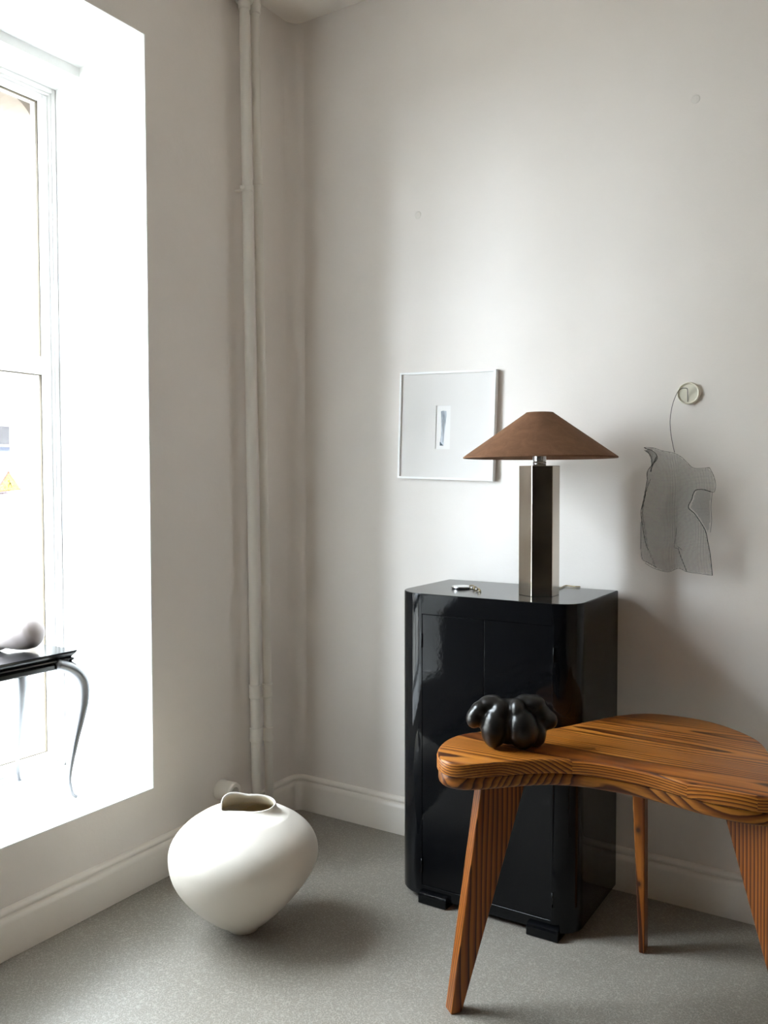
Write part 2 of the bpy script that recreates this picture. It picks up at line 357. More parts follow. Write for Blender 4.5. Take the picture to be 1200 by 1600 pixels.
def window(n, y0, y1):
    root = empty('window_%d' % n, (-.48, (y0+y1)/2, HS), kind='structure')
    def P(name, m_, mat=M_REVEAL, sm=False): return rel(bmobj(name, m_, mat, None, sm), root)
    # plaster lining of the jambs
    for a, b in ((y1-.003, y1+.0), (y0, y0+.003)):
        m_ = bmesh.new(); addbox(m_, (-.4555, a, HS), (-.001, b, HT)); P('jamb_lining', m_)
    m_ = bmesh.new(); addbox(m_, (OUT, y0, HS-.004), (-.0005, y1, HS)); P('window_sill', m_)
    m_ = bmesh.new(); prism(m_, [(-.001, HT+.0), (-.001, HT-.002), (-.3255, 2.780), (-.3255, HT)], 1, y0+.003, y1-.003); P('head_lining', m_)
    m_ = bmesh.new(); prism(m_, [(-.3257, HT), (-.3257, 2.7475), (-.4555, 2.735), (-.55, 2.735), (-.55, HT)], 1, y0+.003, y1-.003); P('head_box', m_)
    # frame: outer casing with a small step, then sash
    z0, z1 = HS, 2.735
    def rail(name, ya, yb, za, zb, xf, xb):
        m_ = bmesh.new(); addbox(m_, (xb, ya, za), (xf, yb, zb)); o = P(name, m_); bevel(o, .003, 2)
    c = .016
    rail('casing', y1-c, y1-.003, z0, z1, -.4555, -.55); rail('casing', y0+.003, y0+c, z0, z1, -.4555, -.55)
    rail('casing', y0+c, y1-c, z1-c, z1, -.4555, -.55); rail('casing', y0+c, y1-c, z0, z0+c, -.4555, -.55)
    m2 = .009
    for q in ((y1-c-m2, y1-c, z0+c, z1-c), (y0+c, y0+c+m2, z0+c, z1-c), (y0+c+m2, y1-c-m2, z1-c-m2, z1-c)):
        rail('moulding', *q, -.464, -.55)
    g = c+m2; s = .030
    mid = (y0+y1)/2
    for a, b in ((mid, y1-g), (y0+g, mid)):
        rail('sash_stile', b-s*.75, b, z0+c, z1-g, -.472, -.54); rail('sash_stile', a, a+s*.75, z0+c, z1-g, -.472, -.54)
        rail('sash_rail', a+s*.75, b-s*.75, z1-g-s*.6, z1-g, -.472, -.54); rail('sash_rail', a+s*.75, b-s*.75, z0+c, z0+c+.036, -.472, -.54)
        rail('transom_bar', a+s*.75, b-s*.75, 1.728, 1.788, -.468, -.54)
        za, zb, ya, yb = z0+c+.036, z1-g-s*.6, a+s*.75, b-s*.75
        for zz0, zz1 in ((za, 1.728), (1.788, zb)):
            m_ = bmesh.new(); addbox(m_, (-.514, ya, zz0), (-.510, yb, zz1)); P('pane', m_, M_GLASS)
            # weathered putty line round the pane
            for q in ((yb-.0028, yb, zz0, zz1), (ya, ya+.0028, zz0, zz1), (ya, yb, zz0, zz0+.0028), (ya, yb, zz1-.0028, zz1)):
                m_ = bmesh.new(); addbox(m_, (-.5095, q[0], q[2]), (-.4985, q[1], q[3])); P('putty', m_, M_PUTTY)
    return root
M_PUTTY = simple('old_putty', (.085, .066, .042), .8)
window(1, *W1)

# ------------------------------------------------------------------ heating pipes
def pipe(label, x, top, bot, r, couplings, bracket_z, lug, flange_r, collar_y):
    a = px(*top, 0, x); b = px(*bot, 0, x)
    d = (a-b)/(a.z-b.z)
    at = lambda z: b + d*(z-b.z)
    root = empty('heating_pipe', at(0), label, 'pipe', 'heating pipes in the corner')
    def P(name, m_): return rel(autosmooth(bmobj(name, m_, M_PIPE), 40), root)
    rnd = random.Random(int(r*1e5))
    m_ = bmesh.new(); zs = np.linspace(0.0, HC, 30); tube(m_, [at(z)+Vector((rnd.uniform(-.0006, .0006), rnd.uniform(-.0006, .0006), 0)) for z in zs], r, 20); P('pipe_run', m_)
    for z0, z1 in couplings:
        k = r*1.2
        m_ = bmesh.new(); L = z1-z0
        tube(m_, [at(z0), at(z0+.004), at(z0+L*.2), at(z0+L*.24), at(z1-L*.12), at(z1-.003), at(z1)], [r*.98, k*1.06, k*1.06, k, k, k*1.04, r*.98], 20); P('coupling', m_)
    m_ = bmesh.new(); z = bracket_z; tube(m_, [at(z-.011), at(z-.009), at(z+.009), at(z+.011)], [r*.98, r*1.14, r*1.14, r*.98], 20); o = P('bracket', m_)
    if lug:
        m_ = bmesh.new(); tube(m_, [at(z)+Vector((0, -r*.8, 0)), at(z)+Vector((-.004, -r-.012, 0))], [.008, .006], 10); P('bracket_lug', m_)
        m_ = bmesh.new(); tube(m_, [at(z)+Vector((-r*.8, 0, 0)), Vector((.001, at(z).y, z))], .006, 10); P('bracket_stem', m_)
    zc = px(top[0]-2, collar_y, 0, x).z
    m_ = bmesh.new(); tube(m_, [at(zc-.004), at(zc), at(zc+.022), at(zc+.028), at(zc+.034), at(HC-.001)], [r*.98, r*1.22, r*1.3, flange_r, flange_r, flange_r*1.02], 24); P('ceiling_collar', m_)
    return root
pipe('thicker white painted heating pipe, the one beside the plain wall stretch', .055, (383, 100), (399.5, 1150), .0185, [(.36, .415), (.525, .578)], 2.42, True, .033, 14)
pipe('thinner white painted heating pipe, the one beside the room corner', .055, (399.5, 100), (419, 1150), .0165, [(.345, .402), (.515, .57)], 2.46, False, .023, 21)
# capped pipe stub by the floor
c = px(345, 1233, 0, .0)
bm = bmesh.new(); R_ = .036
lathe(bm, [(0, 0), (R_*1.06, 0), (R_*1.06, .004), (R_, .008), (R_*.99, .062), (R_*.93, .069), (R_*.80, .0715), (R_*.55, .070), (R_*.50, .064), (R_*.48, .035), (0, .033)], 32)
o = bmobj('pipe_stub', bm, M_PIPE, None, True); autosmooth(o, 45)
o.rotation_euler = (0, math.pi/2, 0); o.location = (0.0005, c.y, c.z)
tag(o, 'short open white pipe stub sticking out of the wall behind the vase', 'pipe stub')

# ------------------------------------------------------------------ black cabinet
CX, CY, CW, CD, CROT, CH = .7305, -.031, .617, .397, .0071, .9885
cab = empty('cabinet', (CX, CY, 0), 'glossy black lacquered two door cabinet with rounded front corners', 'cabinet')
cab.rotation_euler = (0, 0, CROT)
RL, RR = .105, .075
def cab_outline(inset=0., n=12):
    i = inset
    pts = [(i, 0)]
    pts += [(RL+(RL-i)*math.cos(a), -CD+RL+(RL-i)*math.sin(a)) for a in [math.pi+math.pi/2*k/n for k in range(n+1)]]
    pts += [(CW-RR+(RR-i)*math.cos(a), -CD+RR+(RR-i)*math.sin(a)) for a in [-math.pi/2+math.pi/2*k/n for k in range(n+1)]]
    return pts + [(CW-i, 0)]
BZ = .018
dz0, dz1, dx0, dxm, dx1 = .052, .925, .109, .325, .549
dd = .006
bm = bmesh.new()
out = cab_outline(); n = 12
# shell: sides as strips; front flat with a recessed door opening
levels = [BZ, CH]
vb = [bm.verts.new((*p, BZ)) for p in out]; vt = [bm.verts.new((*p, CH)) for p in out]
fi = n+1     # last vertex of the left arc; fi -> fi+1 is the flat front
for i in range(len(out)):
    j = (i+1) % len(out)
    if i == fi: continue
    bm.faces.new((vb[i], vb[j], vt[j], vt[i]))
bm.faces.new(vb[::-1]); bm.faces.new(vt)
fy = -CD
ax, bx = out[fi][0], out[fi+1][0]
q = {}
for nm, (x, y, z) in {'a': (dx0, fy, dz0), 'b': (dx1, fy, dz0), 'c': (dx1, fy, dz1), 'd': (dx0, fy, dz1), 'A': (dx0, fy+.012, dz0), 'B': (dx1, fy+.012, dz0), 'C': (dx1, fy+.012, dz1), 'D': (dx0, fy+.012, dz1)}.items(): q[nm] = bm.verts.new((x, y, z))
L0, L1, R0, R1 = vb[fi], vt[fi], vb[fi+1], vt[fi+1]
for f in ((L0, R0, q['b'], q['a']), (R0, R1, q['c'], q['b']), (R1, L1, q['d'], q['c']), (L1, L0, q['a'], q['d'])): bm.faces.new(f)
for s_ in ('ab', 'bc', 'cd', 'da'): bm.faces.new((q[s_[0]], q[s_[1]], q[s_[1].upper()], q[s_[0].upper()]))
bm.faces.new((q['A'], q['B'], q['C'], q['D']))
body = bmobj('body', bm, M_LACQ, cab); autosmooth(body, 40); bevel(body, .001, 2, 50)
for a, b, hx in ((dx0+.0012, dxm-.0012, dx0), (dxm+.0012, dx1-.0012, dx1)):
    bm = bmesh.new(); addbox(bm, (a, fy+.0015, dz0+.0015), (b, fy+.0118, dz1-.0015)); dr = bmobj('door', bm, M_LACQ, cab); bevel(dr, .0006, 2)
    for hz in (.115, .84):
        bm = bmesh.new(); tube(bm, [(hx, fy-.001, hz-.022), (hx, fy-.001, hz+.022)], .0022, 10); bmobj('hinge', bm, M_LACQ, dr, True)
bm = bmesh.new(); o_ = cab_outline(.0025)
A = [bm.verts.new((*p, CH)) for p in o_]; B = [bm.verts.new((*p, CH+.0012)) for p in o_]
bm.faces.new(A[::-1]); bm.faces.new(B)
for i in range(len(A)): bm.faces.new((A[i], A[(i+1) % len(A)], B[(i+1) % len(A)], B[i]))
bmobj('top', bm, M_LACQTOP, cab)
for x0 in (.107, .475):
    bm = bmesh.new()
    prism(bm, [(fy-.020, .002), (fy-.016, 0), (fy+.10, 0), (fy+.10, BZ), (fy-.0005, BZ), (fy-.0005, .036), (fy-.010, .036), (fy-.016, .033), (fy-.0195, .027)], 0, x0, x0+.098)
    bevel(bmobj('foot', bm, M_LACQ, cab), .001, 2)
for x0 in (.107, .475):
    bm = bmesh.new(); addbox(bm, (x0, -.14, 0), (x0+.098, -.03, BZ)); bevel(bmobj('foot', bm, M_LACQ, cab), .002, 2)
TOPZ = CH+.0012

# ------------------------------------------------------------------ table lamp
lc = px(842, 929, 2, TOPZ)
lamp = empty('table_lamp', (lc.x, lc.y, TOPZ), 'table lamp with hexagonal steel column and wide brown cone shade', 'lamp')
HEXR = .0635; colh = 1.393-TOPZ
# one flat of the hexagon turned towards the viewer's side
d0 = math.atan2(CAM.y-lc.y, CAM.x-lc.x) + math.radians(9.0)
bm = bmesh.new(); hx = [(HEXR*math.cos(d0+math.pi/6+k*math.pi/3), HEXR*math.sin(d0+math.pi/6+k*math.pi/3)) for k in range(6)]
prism(bm, hx, 2, 0.0, colh); bevel(bmobj('column', bm, M_LAMPMETAL, lamp), .0012, 2)
bm = bmesh.new(); lathe(bm, [(0, colh), (.0185, colh), (.0205, colh+.003), (.0205, colh+.010), (.0195, colh+.012), (.0205, colh+.014), (.0205, colh+.05), (.016, colh+.054), (0, colh+.055)], 32)
autosmooth(bmobj('socket', bm, M_CHROME, lamp), 35)
sb, st, rb, rt = 1.4165-TOPZ, 1.559-TOPZ, .2375, .043
bm = bmesh.new(); lathe(bm, [(rb, sb), (rb+.0008, sb+.004), (rt+.001, st-.002), (rt-.001, st), (rt-.0025, st-.0015), (rb-.003, sb+.001)], 96, close=True)
sh = bmobj('shade', bm, M_SHADE, lamp); autosmooth(sh, 50)
bm = bmesh.new(); lathe(bm, [(rb-.0032, sb+.002), (rt-.0026, st-.002), (rt-.0032, st-.002), (rb-.0040, sb+.002)], 96, close=True)
bmobj('lining', bm, M_SHADEIN, sh, True)
bm = bmesh.new()
for k in range(3):
    a = k*2*math.pi/3+.4; tube(bm, [(.018*math.cos(a), .018*math.sin(a), st-.014), ((rt+.012)*math.cos(a), (rt+.012)*math.sin(a), st-.014)], .0012, 6)
tube(bm, [(0, 0, colh+.05), (0, 0, st-.012)], .006, 10); lathe(bm, [(.0145, st-.0155), (.019, st-.0155), (.019, st-.0125), (.0145, st-.0125)], 24, close=True)
bmobj('shade_carrier', bm, M_CHROME, sh)
cp = [px(*q, 2, TOPZ+.003) for q in ((866, 921), (876, 918.5), (884, 915.2), (898, 916.6))]
cp = [(p.x-lc.x, p.y-lc.y, p.z-TOPZ) for p in cp]
cp += [(cp[-1][0]+.012, -lc.y-.022, .003), (cp[-1][0]+.014, -lc.y-.014, .002)]
bm = bmesh.new(); tube(bm, spline(cp, 5), .0024, 8); bmobj('cord', bm, M_BRASS, lamp, True)

# ------------------------------------------------------------------ little round mirror with chain
c = px(720.5, 917.5, 2, TOPZ+.004)
mir = empty('pocket_mirror', (c.x, c.y, TOPZ), 'small round silver pocket mirror with a short chain on the cabinet', 'mirror')
bm = bmesh.new(); R_ = .0325
lathe(bm, [(0, 0), (R_*.8, 0), (R_*.97, .0022), (R_, .005), (R_*.97, .0078), (R_*.90, .0086), (R_*.88, .0078), (0, .0078)], 40); autosmooth(bmobj('case', bm, M_ALU, mir), 40)
bm = bmesh.new(); lathe(bm, [(0, .0079), (R_*.86, .0079), (R_*.86, .0086), (0, .0088)], 40); bmobj('mirror_disc', bm, metal('mirror_silver', (.86, .87, .88), .04), mir)
def ring(name, cx, cy, cz, R, r, tilt, az, mat, parent):
    M_ = Matrix.Translation((cx, cy, cz)) @ Matrix.Rotation(az, 4, 'Z') @ Matrix.Rotation(tilt, 4, 'X')
    bm = bmesh.new(); tube(bm, [M_ @ Vector((R*math.cos(a), R*.72*math.sin(a), 0)) for a in [2*math.pi*k/20 for k in range(20)]], r, 8, True); return bmobj(name, bm, mat, parent, True)
e1 = px(737, 920, 2, TOPZ); e2 = px(749, 924.5, 2, TOPZ)
for k in range(5):
    t_ = k/4; p = e1.lerp(e2, t_)
    ring('chain_link', p.x-c.x, p.y-c.y, .006, .0085, .0017, (.35 if k % 2 else 1.0), .4+.5*k, M_ALU if k % 2 else M_BRASS, mir)

# ------------------------------------------------------------------ framed picture
FT = .024
tl, tr_, br, bl = [px(*q, 1, -FT) for q in ((622.5, 583), (772, 576.5), (772.5, 752), (623, 747))]
pc = (tl+tr_+br+bl)/4; fw = ((tr_-tl).length+(br-bl).length)/2; fh = ((tl-bl).length+(tr_-br).length)/2
ang = math.atan2(tr_.z-tl.z, tr_.x-tl.x)*.5+math.atan2(br.z-bl.z, br.x-bl.x)*.5
pic = empty('framed_picture', (pc.x, 0, pc.z), 'square white framed picture with a tiny blue grey artwork in a wide mat', 'picture')
pic.rotation_euler = (0, -ang, 0)
hw, hh, t_ = fw/2, fh/2, .0075
bm = bmesh.new()
for (a, b) in (((-hw, -hh), (hw, -hh+t_)), ((-hw, hh-t_), (hw, hh)), ((-hw, -hh+t_), (-hw+t_, hh-t_)), ((hw-t_, -hh+t_), (hw, hh-t_))):
    o = box('frame_rail', (a[0], -FT, a[1]), (b[0], -.0005, b[1]), M_WHITEFRAME, pic); bevel(o, .0008, 2)
bm.free()
ow, oh, ox, oz = .030, .079, -.012, -.006      # opening in the mat (half sizes), its centre
my = -FT+.008
bm = bmesh.new()
I = hw-t_; J = hh-t_
for (a, b) in (((-I, -J), (I, oz-oh)), ((-I, oz+oh), (I, J)), ((-I, oz-oh), (ox-ow, oz+oh)), ((ox+ow, oz-oh), (I, oz+oh))): addbox(bm, (a[0], my, a[1]), (b[0], my+.003, b[1]))
bmesh.ops.remove_doubles(bm, verts=bm.verts, dist=1e-5)
bmobj('mat_board', bm, M_MAT, pic)
bp = box('backing_paper', (-I, my+.0032, -J), (I, my+.0045, J), M_PAPER, pic)
def art_mat():
    t = NT('watercolour'); tc = t.n('ShaderNodeTexCoord'); mp = t.n('ShaderNodeMapping'); mp.inputs['Scale'].default_value = (55, 1, 11); t.l(tc.outputs['Object'], mp.inputs['Vector'])
    nz = t.n('ShaderNodeTexNoise', _Scale=1.0, _Detail=4.0, _Roughness=.6); t.l(mp.outputs[0], nz.inputs['Vector'])
    r = t.ramp(nz.outputs['Fac'], [(.34, (.20, .23, .27)), (.47, (.45, .49, .54)), (.56, (.62, .67, .73)), (.75, (.74, .77, .81))]); t.l(r.outputs[0], t.b.inputs['Base Color']); t.set(Roughness=.8); return t.m
bm = bmesh.new()
sil = [(-.012, .058), (-.002, .0605), (.012, .0585), (.0125, .045), (.009, .012), (.005, -.03), (.0028, -.066), (-.0125, -.0665), (-.013, -.058), (-.009, -.03), (-.0095, .005), (-.0105, .035)]
prism(bm, [(ox+a*.95, oz+b) for a, b in sil], 1, my+.0030, my+.0033); bmobj('artwork', bm, art_mat(), pic)
bm = bmesh.new(); prism(bm, [(ox-.0125, oz-.0665), (ox+.003, oz-.0665), (ox-.004, oz-.061), (ox-.0095, oz-.054), (ox-.0125, oz-.0535)], 1, my+.0026, my+.0031); bmobj('ink_mark', bm, simple('ink_blue_grey', (.12, .15, .18), .8), pic)
bm = bmesh.new(); prism(bm, [(ox-.003, oz+.03), (ox+.003, oz+.02), (ox+.0028, oz-.015), (ox+.0005, oz-.055), (ox-.001, oz-.055), (ox-.0005, oz-.02), (ox-.005, oz+.005), (ox-.0055, oz+.028)], 1, my+.0026, my+.0031); bmobj('ink_mark', bm, simple('ink_grey', (.34, .36, .39), .8), pic)

# ------------------------------------------------------------------ wire mesh torso and its wall hook plate
pcx = px(1076, 614.5, 1, -.006)
bm = bmesh.new(); R_ = .0345
lathe(bm, [(0, .0), (R_, .0), (R_*1.02, .004), (R_*1.0, .009), (R_*.93, .0115), (R_*.86, .009), (R_*.80, .0065), (0, .006)], 40)
o = autosmooth(bmobj('wall_plate', bm, simple('cream_plastic', (.74, .71, .60), .3)), 40); o.rotation_euler = (math.pi/2, 0, 0); o.location = (pcx.x, -.0003, pcx.z)
tag(o, 'round cream wall plate from which the wire torso hangs', 'wall plate')
CY5 = lambda pts: [(980+x/4.705, 580+y/4.705) for x, y in pts]
TY = -.07
main = CY5([(125,560),(200,565),(260,585),(340,600),(400,630),(450,675),(490,710),(540,715),(605,708),(635,770),(648,830),(640,885),(610,885),(560,870),(510,875),(490,905),(480,940),(455,1000),
            (500,1045),(540,1100),(580,1170),(595,1240),(610,1350),(625,1505),(540,1490),(440,1475),(375,1450),(300,1475),(200,1450),(160,1330),(145,1290),(120,1150),(100,1040),(115,960),(130,900),(150,800),(152,745),(185,695),(222,655),(226,620),(190,580),(130,580)])
def world_poly(pl_, y): return [px(x, yy, 1, y) for x, yy in pl_]
Wm = [(p.x, p.z) for p in world_poly(main, TY)]; pass
tor_c = px(1057, 800, 1, TY)
def inside(poly, x, z):
    r = False; n_ = len(poly)
    for i in range(n_):
        (x1, z1), (x2, z2) = poly[i], poly[i-1]
        if (z1 > z) != (z2 > z) and x < (x2-x1)*(z-z1)/(z2-z1)+x1: r = not r
    return r
def gau(x, z, cx, cz, sx, sz): return math.exp(-((x-cx)/sx)**2-((z-cz)/sz)**2)
def uvx(cx, cy): p = px(980+cx/4.705, 580+cy/4.705, 1, TY); return p.x, p.z
B1, B2, SH1, SH2 = uvx(255, 1190), uvx(470, 1200), uvx(260, 720), uvx(470, 800)
spn, crk = uvx(365, 900), uvx(365, 1270)
def depth_main(x, z):
    h = .028*gau(x, z, *B1, .055, .06)+.028*gau(x, z, *B2, .05, .06)+.016*gau(x, z, *SH1, .06, .09)+.012*gau(x, z, *SH2, .05, .08)
    h -= .010*math.exp(-((x-spn[0])/.012)**2)*(1 if z > crk[1]-.06 else .6)
    h -= .028*max(0, abs(x-tor_c.x)-.055)*10*max(0, abs(x-tor_c.x)-.055)*10*.5
    return TY-h
def depth_back(x, z): return TY+.045-.006*math.sin(x*40)
tor = empty('wire_torso', (tor_c.x, 0, tor_c.z), 'dark wire mesh torso sculpture hanging on the wall', 'sculpture')
def wire_grid(name, poly, depth, cell, r, skew=0.):
    xs = [p[0] for p in poly]; zs = [p[1] for p in poly]; bm = bmesh.new()
    nx, nz = int((max(xs)-min(xs))/cell)+2, int((max(zs)-min(zs))/cell)+2
    P = {}
    for i in range(nx):
        for j in range(nz):
            x = min(xs)+(i+.3)*cell; z = min(zs)+(j+.4)*cell
            z += .003*math.sin(x*30)+skew*(x-min(xs)); x += .0028*math.sin(z*22+1)
            if inside(poly, x, z): P[i, j] = Vector((x, depth(x, z), z))
    def runs(seqs):
        for s_ in seqs:
            run = []
            for k in s_+[None]:
                if k in P: run.append(P[k])
                else:
                    if len(run) > 1: tube(bm, run, r, 3, caps=False)
                    run = []
    runs([[(i, j) for j in range(nz)] for i in range(nx)]); runs([[(i, j) for i in range(nx)] for j in range(nz)])
    return rel(bmobj(name, bm, M_WIRE, None, True), tor)
wire_grid('wire_mesh', Wm, depth_main, .0043, .00042)
for strip in ([(152,795),(115,900),(90,1050),(80,1230),(90,1380),(130,1410),(215,1455),(170,1340),(150,1290),(128,1150),(108,1040),(120,960),(135,900),(156,800)],
              [(490,905),(510,873),(560,868),(612,885),(600,1000),(605,1100),(592,1195),(580,1170),(540,1100),(500,1045),(455,1000),(480,940)]):
    wire_grid('wire_mesh_rear', [(p.x, p.z) for p in world_poly(CY5(strip), TY+.03)], depth_back, .0036, .00036, .06)
wire_grid('wire_fold', [(p.x, p.z) for p in world_poly(CY5([(150,575),(190,582),(228,620),(223,658),(185,697),(180,640),(160,605),(130,588)]), TY)], lambda x, z: depth_main(x, z)-.004, .0019, .00038)
def edge(pts, r, y=None, per=5):
    W = [px(x, yy, 1, TY) for x, yy in CY5(pts)]
    L = spline([Vector((p.x, (depth_main(p.x, p.z) if y is None else y), p.z)) for p in W], per)
    bm = bmesh.new(); tube(bm, L, r, 6); rel(bmobj('wire_edge', bm, M_WIRE, None, True), tor)
edge([(125,562),(150,572),(190,585),(226,622),(222,656),(185,695),(152,742),(152,795)], .0011)
edge([(128,580),(160,600),(185,640),(190,690)], .0009)
edge([(222,632),(205,670),(190,700),(180,740)], .0016)
edge([(152,795),(130,900),(115,965),(100,1040),(118,1150),(140,1260),(158,1312)], .0010)
edge([(140,850),(130,930),(104,1015)], .0013)
edge([(125,560),(200,565),(260,585),(340,600),(400,630),(450,675),(490,710),(540,715),(605,708)], .0006)
edge([(605,708),(635,770),(648,830),(640,885),(612,885)], .0007)
edge([(615,886),(560,870),(510,875),(490,905),(480,940),(455,1000),(500,1045),(540,1100),(580,1170),(594,1240),(610,1350),(624,1503)], .0014)
edge([(624,1503),(540,1490),(440,1475),(375,1450),(300,1475),(200,1450),(130,1410)], .0006)
edge([(380,1300),(400,1370),(438,1472)], .0010)
edge([(372,1150),(366,1220),(352,1290),(372,1300)], .0005)
edge([(375,1285),(410,1310)], .0007)
edge([(152,795),(115,900),(90,1050),(80,1230),(90,1380),(130,1410),(200,1450)], .0006, TY+.03)
edge([(610,885),(600,1000),(605,1100),(595,1190)], .0006, TY+.03)
hk = [px(980+x/4.705, 580+y/4.705, 1, yy) for x, y, yy in ((445,225,-.008),(444,180,-.010),(443,135,-.016),(432,125,-.024),(400,128,-.034),(370,155,-.042),(335,240,-.05),(316,350,-.058),(320,450,-.063),(335,540,-.067),(348,598,-.07))]
bm = bmesh.new(); tube(bm, spline(hk, 6), .0010, 8); rel(bmobj('hanging_wire', bm, M_WIRE, None, True), tor)

# ------------------------------------------------------------------ stoneware vase
VX, VY = .472, -.862
def vase():
    SEG = 96
    prof = [(.0, .0), (.038, .0), (.046, .004), (.052, .012), (.078, .030), (.108, .055), (.142, .088), (.171, .122), (.194, .155), (.209, .185), (.218, .215), (.220, .240), (.214, .266), (.199, .292), (.176, .315), (.150, .333), (.128, .346)]
    pts = [Vector((r, 0, z)) for r, z in prof]; sp = spline(pts, 3)
    # lip outline (seen from above) and its height, from the front-left fold all the way round
    lip_px = [(345.5, 1267.5, .366), (358, 1268, .366), (375, 1268.8, .366), (395, 1269.5, .367), (412, 1267.5, .370), (424, 1263, .374), (430.5, 1256, .379), (429, 1250, .384), (422, 1245, .389), (410, 1241.8, .394), (398, 1241, .396), (387, 1240.8, .397), (376, 1238.8, .402), (366, 1238, .406), (357, 1239.5, .406), (350, 1244, .401), (346.2, 1250, .392), (345.2, 1258, .379)]
    lip = [px(x, y, 2, z) for x, y, z in lip_px]
    lip = [Vector((p.x-VX, p.y-VY, p.z)) for p in lip]
    lipd = spline(lip, 10, closed=True)
    lc_ = sum(lip, Vector())/len(lip)
    # resample by angle round the lip centre
    an = [math.atan2(p.y-lc_.y, p.x-lc_.x) for p in lipd]
    def at(a):
        best = None
        for i in range(len(lipd)):
            a0, a1 = an[i], an[(i+1) % len(lipd)]
            d = (a1-a0+math.pi) % (2*math.pi)-math.pi; e = (a-a0+math.pi) % (2*math.pi)-math.pi
            if d != 0 and 0 <= e/d <= 1 and abs(d) < 1:
                return lipd[i].lerp(lipd[(i+1) % len(lipd)], e/d)
        return min(lipd, key=lambda p: abs((math.atan2(p.y-lc_.y, p.x-lc_.x)-a+math.pi) % (2*math.pi)-math.pi))
    L = [at(2*math.pi*k/SEG) for k in range(SEG)]
    bm = bmesh.new(); rings = []
    for p in sp:
        if p.x < 1e-6: rings.append([bm.verts.new((0, 0, p.z))]); continue
        w = max(0, p.z-.05)/.3
        rr = []
        for k in range(SEG):
            a = 2*math.pi*k/SEG; r = p.x*(1+.012*math.sin(2*a+.6)+.006*math.sin(3*a+p.z*9))
            rr.append(bm.verts.new((r*math.cos(a)+.006*w-.008*math.sin(math.pi*min(1, p.z/.22)), r*math.sin(a)+.004*w-.005*math.sin(math.pi*min(1, p.z/.22)), p.z+.004*w*math.sin(a+2.2))))
        rings.append(rr)
    base = [v.co.copy() for v in rings[-1]]
    def blend(t, out, inn):
        rr = []
        for k in range(SEG):
            s_ = base[k]; e = L[k]
            c_ = Vector((lc_.x+(e.x-lc_.x)*out, lc_.y+(e.y-lc_.y)*out, .352))
            p = (1-t)**2*s_+2*t*(1-t)*c_+t*t*e
            d = Vector((p.x-lc_.x, p.y-lc_.y, 0)); d.normalize()
            rr.append(bm.verts.new(p-d*inn))
        return rr
    for t in (.2, .4, .6, .75, .88, .96): rings.append(blend(t, 1.06, 0))
    rings.append([bm.verts.new(L[k]+Vector((0, 0, .0008))) for k in range(SEG)])
    rings.append([bm.verts.new(L[k]+(lc_-L[k]).normalized()*.0022*Vector((1, 1, 0)).length/1.4+Vector((0, 0, .0012))) for k in range(SEG)])
    n_out = len(rings)
    for t in (.95, .85, .7, .5, .25): rings.append(blend(t, 1.06, .0055))
    for p in reversed(sp[8:]):
        w = max(0, p.z-.05)/.3
        rings.append([bm.verts.new(((p.x-.008)*math.cos(2*math.pi*k/SEG)-.0036*w, (p.x-.008)*math.sin(2*math.pi*k/SEG), p.z+.001)) for k in range(SEG)])
    rings.append([bm.verts.new((0, 0, sp[8].z+.001))])
    for ri, (A, B) in enumerate(zip(rings, rings[1:])):
        for i in range(SEG):
            j = (i+1) % SEG; q = [A[i % len(A)], A[j % len(A)], B[j % len(B)], B[i % len(B)]]; u = []
            for v in q:
                if v not in u: u.append(v)
            if len(u) > 2: bm.faces.new(u).material_index = int(ri >= n_out)
    o = bmobj('vase', bm, M_CERAMIC, None, True); o.location = (VX, VY, 0); o.data.materials.append(M_CERIN)
    return tag(o, 'large round white stoneware vase with a folded lip, standing on the floor', 'vase')
vase()

# ------------------------------------------------------------------ three legged pine table
TZ = .65; T1, T2 = .036, .034
tbl = empty('side_table', (1.55, -.55, 0), 'three legged pine side table with a lobed top', 'table')
bk = [(679,1180),(687,1162),(705,1150),(727,1144),(858,1140),(894,1132),(930,1124),(966,1117),(1002,1113),(1038,1115),(1074,1120),(1110,1126),(1146,1138),(1173,1149),(1191,1159),(1198,1169)]
fr_ = [(680,1185),(705,1195),(736,1195),(768,1192),(804,1189),(840,1186),(885,1186),(921,1190),(975,1199),(1020,1208),(1065,1221),(1110,1232),(1155,1241),(1200,1247)]
P2 = lambda q: tuple(px(*q, 2, TZ)[:2])
bkw = [P2(q) for q in bk]; bkw = bkw[:4] + [(1.172, -.615), (1.235, -.572)] + bkw[4:]
ring_pts = [P2(q) for q in fr_] + [(1.966, -.742), (2.004, -.692), (2.006, -.63), (1.972, -.572), (1.922, -.525), (1.882, -.480), (1.866, -.435)] + bkw[::-1]
# smooth the traced outline
def resample(pts, n_):
    P = [Vector((*p, 0)) for p in pts]; d = [0]
    for i in range(len(P)): d.append(d[-1]+(P[(i+1) % len(P)]-P[i]).length)
    out = []
    for k in range(n_):
        s_ = d[-1]*k/n_
        i = max(j for j in range(len(P)) if d[j] <= s_); t = (s_-d[i])/(d[i+1]-d[i]); out.append(P[i].lerp(P[(i+1) % len(P)], t))
    return out
RP = resample(ring_pts, 150)
for _ in range(10): RP = [(RP[i-1]+RP[i]*2+RP[(i+1) % len(RP)])/4 for i in range(len(RP))]
cx_ = sum(p.x for p in RP)/len(RP)
def inset(P, d):
    out = []
    for i in range(len(P)):
        t = P[(i+1) % len(P)]-P[i-1]; nn = Vector((-t.y, t.x, 0)).normalized(); out.append(P[i]+nn*d)
    return out
area = sum(RP[i-1].x*RP[i].y-RP[i].x*RP[i-1].y for i in range(len(RP)))
SG = 1 if area > 0 else -1
